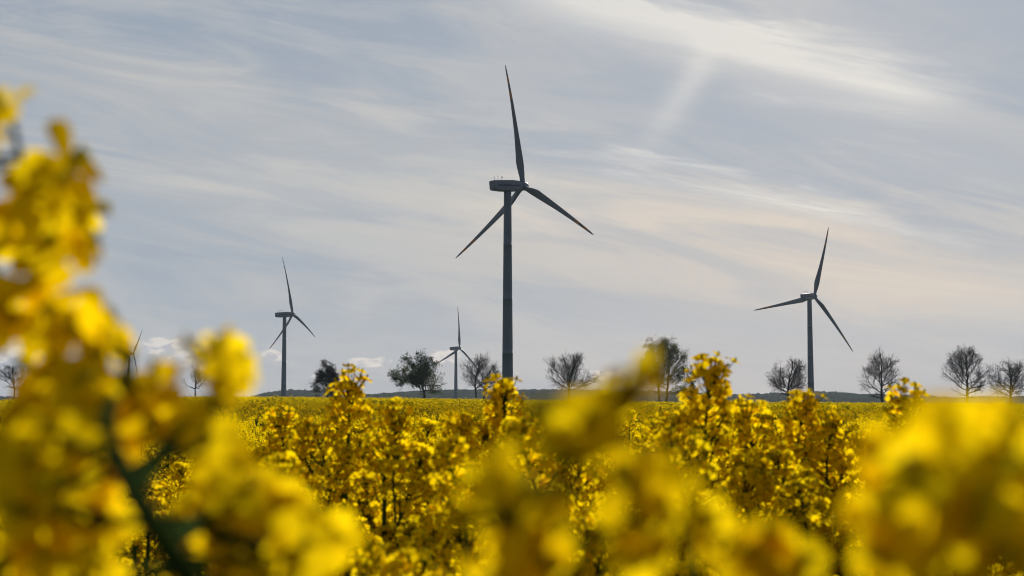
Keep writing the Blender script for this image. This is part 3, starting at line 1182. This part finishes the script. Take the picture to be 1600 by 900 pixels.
# ------------------------------------------------------------------ the rest of the field as one mass
def lod_head(rng, n_fl, quads, stalk, spread, height, fl, leaves, inner=0):
    """Numpy template: quads of petals (mat 0), buds (1), green (2)."""
    V, m = [], []
    for i in range(n_fl):
        t = (i + .5) / n_fl
        g = i * 2.39996
        el = R(10 + 55 * t)
        c = np.array([math.cos(g) * math.cos(el) * spread, math.sin(g) * math.cos(el) * spread, height * (t - .6) + math.sin(el) * spread * .5])
        c += rng.normal(0, .003 * spread / .022, 3)
        nrm = np.array([math.cos(g) * .8, math.sin(g) * .8, .5]) + rng.normal(0, .45, 3)
        u, v, n = frame(nrm, rng.uniform(0, 6.28))
        L = fl / 2
        if quads == 4:
            for k in range(4):
                a = k * math.pi / 2
                e = u * math.cos(a) + v * math.sin(a)
                s = np.cross(n, e)
                V.append([c, c + L * (.6 * e + .48 * s + .1 * n), c + L * (1.05 * e - .05 * n), c + L * (.6 * e - .48 * s + .1 * n)])
                m.append(0)
        elif quads == 2:
            V.append([c - u * L, c - v * L * .62 + n * L * .2, c + u * L, c + v * L * .62 + n * L * .2])
            V.append([c - v * L + n * L * .1, c + u * L * .62, c + v * L + n * L * .1, c - u * L * .62])
            m += [0, 0]
        else:
            V.append([c - u * L, c - v * L + n * L * .3, c + u * L, c + v * L + n * L * .3])
            m.append(0)
    for k in range(2):
        u = np.array([math.cos(k * 1.57), math.sin(k * 1.57), 0])
        w = stalk[1]
        V.append([u * -w + [0, 0, -stalk[0]], u * w + [0, 0, -stalk[0]], u * w * .6 + [0, 0, height * .4], -u * w * .6 + [0, 0, height * .4]])
        m.append(2)
        b = np.array([0, 0, height * .5])
        V.append([b - u * fl * .3, b + u * fl * .3, b + u * fl * .2 + [0, 0, fl * .35], b - u * fl * .2 + [0, 0, fl * .35]])
        m.append(1)
    for k in range(inner):  # dark green core quads, added in place of the head's self-shadow
        u, v, n = frame(rng.normal(0, 1, 3), 0)
        c = rng.normal(0, spread * .6, 3) + np.array([0, 0, -height * .25])
        L = fl * .6
        V.append([c - u * L, c - v * L * .5, c + u * L, c + v * L * .5])
        m.append(2)
    for k in range(leaves[0]):
        a = rng.uniform(0, 6.28)
        e = np.array([math.cos(a), math.sin(a), rng.uniform(-.4, .6)])
        s = np.cross(e, [0, 0, 1.0])
        s /= np.linalg.norm(s)
        c = np.array([0, 0, -height - stalk[0] * rng.uniform(.15, .9)])
        ln = leaves[1] * rng.uniform(.6, 1.2)
        V.append([c, c + e * ln * .5 + s * ln * .2, c + e * ln, c + e * ln * .5 - s * ln * .2])
        m.append(2)
    return np.array(V, float), np.array(m)


def scatter(tpls, P, rng, s0=.85, s1=1.15):
    """P: (n,3) head positions -> quads (N,4,3) and material ids."""
    Vs, Ms = [], []
    which = rng.integers(0, len(tpls), len(P))
    for ti, (tv, tm) in enumerate(tpls):
        p = P[which == ti]
        if not len(p):
            continue
        a = rng.uniform(0, 6.28, len(p))
        s = rng.uniform(s0, s1, len(p))
        ca, sa = np.cos(a) * s, np.sin(a) * s
        q = tv.reshape(-1, 3)
        x = q[None, :, 0] * ca[:, None] - q[None, :, 1] * sa[:, None] + p[:, 0:1]
        y = q[None, :, 0] * sa[:, None] + q[None, :, 1] * ca[:, None] + p[:, 1:2]
        tl = rng.normal(0, .12, (len(p), 2))
        z = q[None, :, 2] * s[:, None] + p[:, 2:3] + x * 0
        x = x + q[None, :, 2] * tl[:, 0:1]
        y = y + q[None, :, 2] * tl[:, 1:2]
        Vs.append(np.stack([x, y, z], 2).reshape(-1, 3).astype(np.float32))
        Ms.append(np.tile(tm, len(p)))
    return np.concatenate(Vs), np.concatenate(Ms)


def wedge(rng, y0, y1, density, half=.50):
    area = half * (y1 * y1 - y0 * y0)
    n = int(area * density)
    y = np.sqrt(rng.uniform(y0 * y0, y1 * y1, n))
    x = rng.uniform(-half, half, n) * y
    return x, y


def canopy(x, y, rng, sd):
    h = 1.155 + .045 * np.sin(x * .8 + .3 * y) * np.sin(y * .55 + 1) + .03 * np.sin(x * .23 + 2) * np.sin(y * .19)
    return ground_z(x, y) + h + rng.normal(0, sd, len(x))


def build_field():
    rng = np.random.default_rng(77)
    Vs, Ms = [], []

    def push(t, P, **kw):
        v, m = scatter(t, P, rng, **kw)
        Vs.append(v)
        Ms.append(m)
    # near remainder and out to 22 m
    t1 = [lod_head(rng, 20, 4, (.30, .0026), .022, .06, .018, (7, .11), 5) for _ in range(8)]
    pts = []
    for (x, y, gz, h) in REST:
        for k in range(6):
            pts.append((x + rng.normal(0, .08), y + rng.normal(0, .08), gz + h - .05 - abs(rng.normal(0, .07))))
    x, y = wedge(rng, 8.4, 21, 46, .47)
    z = canopy(x, y, rng, .045) - .03 - np.abs(rng.normal(0, .07, len(x)))
    push(t1, np.concatenate([np.array(pts).reshape(-1, 3), np.stack([x, y, z], 1)]))
    # 21 - 60 m
    t2 = [lod_head(rng, 10, 2, (.32, .005), .027, .07, .022, (8, .15), 11) for _ in range(8)]
    x, y = wedge(rng, 21, 60, 24, .47)
    z = canopy(x, y, rng, .07) - .03 - np.abs(rng.normal(0, .07, len(x)))
    push(t2, np.stack([x, y, z], 1))
    # 60 m to the far edge
    t3 = [lod_head(rng, 6, 1, (.40, .012), .055, .11, .047, (8, .24), 13) for _ in range(8)]
    x, y = wedge(rng, 60, 150, 4.6, .46)
    z = canopy(x, y, rng, .10) - .04
    push(t3, np.stack([x, y, z], 1), s0=.8, s1=1.3)
    x, y = wedge(rng, 150, EDGE, 1.3, .46)
    z = canopy(x, y, rng, .14) - .04
    push(t3, np.stack([x, y, z], 1), s0=1.2, s1=1.9)
    V = np.concatenate(Vs)
    m = np.concatenate(Ms)
    Fc = np.arange(len(V), dtype=np.int32).reshape(-1, 4)
    print('field quads', len(Fc))
    o = link('rapeseed_field', mesh_from('rapeseed_field', V, Fc, [M['petal'], M['bud'], M['leaf']], m, smooth=False))
    tag(o, 'sea of yellow rapeseed blossom stretching to the trees on the horizon', 'rapeseed field', kind='stuff')


build_field()


# ------------------------------------------------------------------ the plants right at the lens (out of focus)
def near_plant(seed, label, stems, flowers, buds=(), leaves=(), d0=.45):
    """stems: lists of (x, y, d) with radius; flowers: (x, y, d, size_px) hung on the nearest stem."""
    rng = np.random.default_rng(seed)
    P0 = [at(*p) for p in stems[0][0]]
    foot = P0[0]
    gz = float(ground_z(foot.x, foot.y))
    base = Vector((foot.x + .02, foot.y + .05, gz))
    root = empty('rapeseed_plant', base)
    tag(root, label, 'rapeseed plant', 'rapeseed plants right in front of the lens')
    sm = MB()
    samples = []
    for i, (pp, r0, r1) in enumerate(stems):
        q = [np.array(at(*p) - base) for p in pp]
        if i == 0:
            q = [np.zeros(3), q[0] * [.6, .6, .5]] + q
        # Catmull style refinement
        qs = []
        tg = []
        for a in range(len(q)):
            p0, p2 = q[max(a - 1, 0)], q[min(a + 1, len(q) - 1)]
            t = p2 - p0
            lim = min(np.linalg.norm(q[a] - p0) if a else 1e9, np.linalg.norm(p2 - q[a]) if a < len(q) - 1 else 1e9)
            tg.append(t / (np.linalg.norm(t) + 1e-9) * lim)
        for a in range(len(q) - 1):
            p1, p2, m1, m2 = q[a], q[a + 1], tg[a], tg[a + 1]
            for t in np.linspace(0, 1, 7)[:-1]:
                qs.append((2 * t ** 3 - 3 * t * t + 1) * p1 + (t ** 3 - 2 * t * t + t) * m1 + (3 * t * t - 2 * t ** 3) * p2 + (t ** 3 - t * t) * m2)
        qs.append(q[-1])
        sm.tube(qs, list(np.linspace(r0, r1, len(qs))), 8)
        samples += qs[len(qs) // 4:] if i == 0 else qs
    S = np.array(samples)
    stem = sm.build('stem', M['stem'], root)
    more = []
    for (x, y, d, spx) in flowers:
        more.append((x, y, d, spx * (1.28 if spx >= 78 else 1.1)))
        for _ in range(1 if spx >= 78 else 0):
            more.append((x + rng.normal(0, spx * .26), y + rng.normal(0, spx * .22), d + rng.normal(0, .012), spx * rng.uniform(.9, 1.1)))
    for (x, y, d, spx) in more:
        mb = MB()
        size = spx * d / F
        c = np.array(at(x, y, d) - base)
        dd = np.linalg.norm(S - c, axis=1) + np.maximum(0, S[:, 2] - c[2]) * .8
        s = S[dd.argmin()]
        out = c - s
        L = np.linalg.norm(out) + 1e-6
        out = out / L
        nrm = out * .6 + np.array([0, -.45, .25]) + rng.normal(0, .35, 3)
        mb.tube([s, s + (c - s) * .55 + np.array([0, 0, -.06 * L]), c], [.0009, .0008, .0009], 4, 2, cap=False)
        add_flower(mb, rng, c, nrm, size, rng.uniform(.8, 1))
        mb.build('flower', [M['petal'], M['bud'], M['stem']], root)
    for (x, y, d, n) in buds:
        mb = MB()
        c = np.array(at(x, y, d) - base)
        s = S[np.linalg.norm(S - c, axis=1).argmin()]
        mb.tube([s, (s + c) / 2, c], [.0014, .0012, .001], 4, 2, cap=False)
        for i in range(n):
            a = i * 2.4
            r = .006 * math.sqrt((i + .5) / n)
            dr = np.array([math.cos(a) * r * 70, math.sin(a) * r * 70, .8])
            add_bud(mb, c + dr * .006, dr, .007, .0021)
        mb.build('bud_cluster', [M['petal'], M['bud'], M['stem']], root)
    for (x, y, d, x2, y2, d2, w) in leaves:
        mb = MB()
        a, b = np.array(at(x, y, d) - base), np.array(at(x2, y2, d2) - base)
        leaf_blade(mb, a, b - a, float(np.linalg.norm(b - a)), w, .2, rng)
        mb.build('leaf', M['leaf'], root)
    return root


def build_near():
    rng = random.Random(5)

    def cloud(cx, cy, rx, ry, n, d, size, dj=.03):
        out = []
        for _ in range(n):
            a, r = rng.uniform(0, 6.28), math.sqrt(rng.random())
            out.append((cx + rx * r * math.cos(a), cy + ry * r * math.sin(a), d + rng.uniform(-dj, dj), size * rng.uniform(.85, 1.15)))
        return out
    D = .34
    fl = [(8, 180, D, 100), (100, 265, D, 118), (128, 325, D + .01, 104), (62, 300, D - .01, 95), (15, 340, D, 109), (112, 350, D + .02, 95),
          (40, 372, D + .02, 102), (85, 385, D - .015, 95), (75, 430, D, 91), (-30, 240, D, 109), (-20, 420, D + .02, 109),
          (30, 490, D, 113), (92, 505, D - .01, 109), (150, 505, D, 95), (105, 560, D + .02, 102), (-20, 500, D + .02, 102)]
    near_plant(41, 'tall blurred rapeseed plant at the left edge, its head reaching far above the horizon',
               [([(60, 900, D + .04), (78, 720, D + .03), (85, 570, D + .02), (55, 420, D + .01), (40, 300, D), (20, 190, D)], .0020, .0008)],
               fl + cloud(130, 655, 60, 50, 6, D, 100) + cloud(60, 800, 130, 90, 9, D + .02, 96) + cloud(100, 700, 80, 60, 5, D + .02, 104))
    D = .325
    fl = [(172, 552, D, 84), (205, 625, D, 104), (243, 604, D, 80), (290, 668, D, 90), (293, 534, D, 40), (358, 596, D, 70), (340, 560, D, 84), (366, 572, D + .01, 80), (350, 585, D - .01, 77), (330, 552, D + .01, 60),
          (150, 650, D + .01, 100), (225, 652, D, 84), (275, 690, D, 90), (335, 705, D - .01, 96), (320, 762, D, 90), (375, 745, D, 100), (415, 790, D, 100)]
    near_plant(42, 'blurred rapeseed plant with a thick dark slanting stem, second from the left edge',
               [([(305, 940, D - .05), (258, 850, D - .06), (208, 765, D - .06), (165, 665, D - .03), (190, 600, D), (205, 550, D)], .0032, .0012),
                ([(208, 765, D - .06), (270, 690, D), (325, 640, D), (350, 590, D)], .0022, .0012),
                ([(258, 850, D - .06), (340, 800, D), (420, 770, D)], .0022, .0014)],
               fl + cloud(90, 740, 60, 70, 5, D - .02, 84) + cloud(410, 830, 70, 70, 10, D, 100))
    D = .39
    near_plant(43, 'low blurred rapeseed plant at the bottom left, right of the thick dark stem',
               [([(430, 960, D), (425, 860, D), (400, 770, D)], .003, .002)],
               cloud(455, 850, 50, 50, 7, D, 84) + cloud(340, 850, 80, 60, 8, D, 86) + cloud(130, 870, 120, 40, 5, D - .03, 86))
    D = .26
    fl = [(1008, 574, D, 74), (990, 592, D, 79), (970, 612, D, 84), (950, 636, D, 84), (914, 664, D - .01, 100), (862, 694, D - .01, 70), (945, 690, D, 100),
          (764, 742, D, 92), (752, 800, D, 84), (800, 790, D - .01, 120), (832, 862, D - .01, 130), (785, 890, D - .01, 110),
          (992, 765, D, 124), (1012, 828, D, 112), (1078, 795, D, 104), (1095, 836, D, 84)]
    near_plant(44, 'strongly blurred rapeseed plant in the lower middle, one petal pointing up at the budding tree',
               [([(880, 960, D + .01), (885, 860, D + .01), (880, 760, D + .01), (905, 700, D), (950, 650, D)], .0020, .0009),
                ([(885, 860, D + .01), (960, 820, D), (1040, 795, D)], .0012, .0008),
                ([(880, 760, D + .01), (830, 770, D), (790, 800, D - .01)], .0012, .0008)],
               fl, buds=[(868, 722, D, 9)])
    D = .235
    fl = [(1385, 720, D, 96), (1378, 800, D, 110), (1420, 860, D, 120), (1450, 760, D - .02, 140), (1520, 780, D - .02, 140), (1490, 700, D - .01, 130),
          (1560, 720, D - .01, 130), (1500, 700, D, 96), (1585, 690, D, 96), (1470, 840, D - .01, 130), (1545, 850, D - .01, 130), (1610, 780, D, 130),
          (1600, 860, D, 130), (1640, 720, D, 110), (1500, 740, D + .03, 130), (1560, 800, D + .03, 120), (1440, 800, D + .03, 120)] + cloud(1520, 745, 95, 85, 16, D + .05, 90) + cloud(1530, 730, 90, 50, 14, D + .085, 70)  # the clouds are back layers added to keep sun off the front flowers
    near_plant(45, 'big blurred rapeseed head filling the lower right corner, dark inside with bright rim petals',
               [([(1540, 980, D + .01), (1530, 880, D + .01), (1515, 780, D + .01), (1525, 700, D)], .003, .0018)], fl)
    D = .30
    near_plant(46, 'blurred rapeseed flowers cut by the bottom edge, between the middle and the right blurred plants',
               [([(1225, 1010, D), (1220, 930, D), (1215, 880, D)], .0026, .0016)],
               [(1200, 845, D, 84), (1180, 890, D, 100), (1245, 885, D, 100), (1215, 920, D, 100)])


build_near()
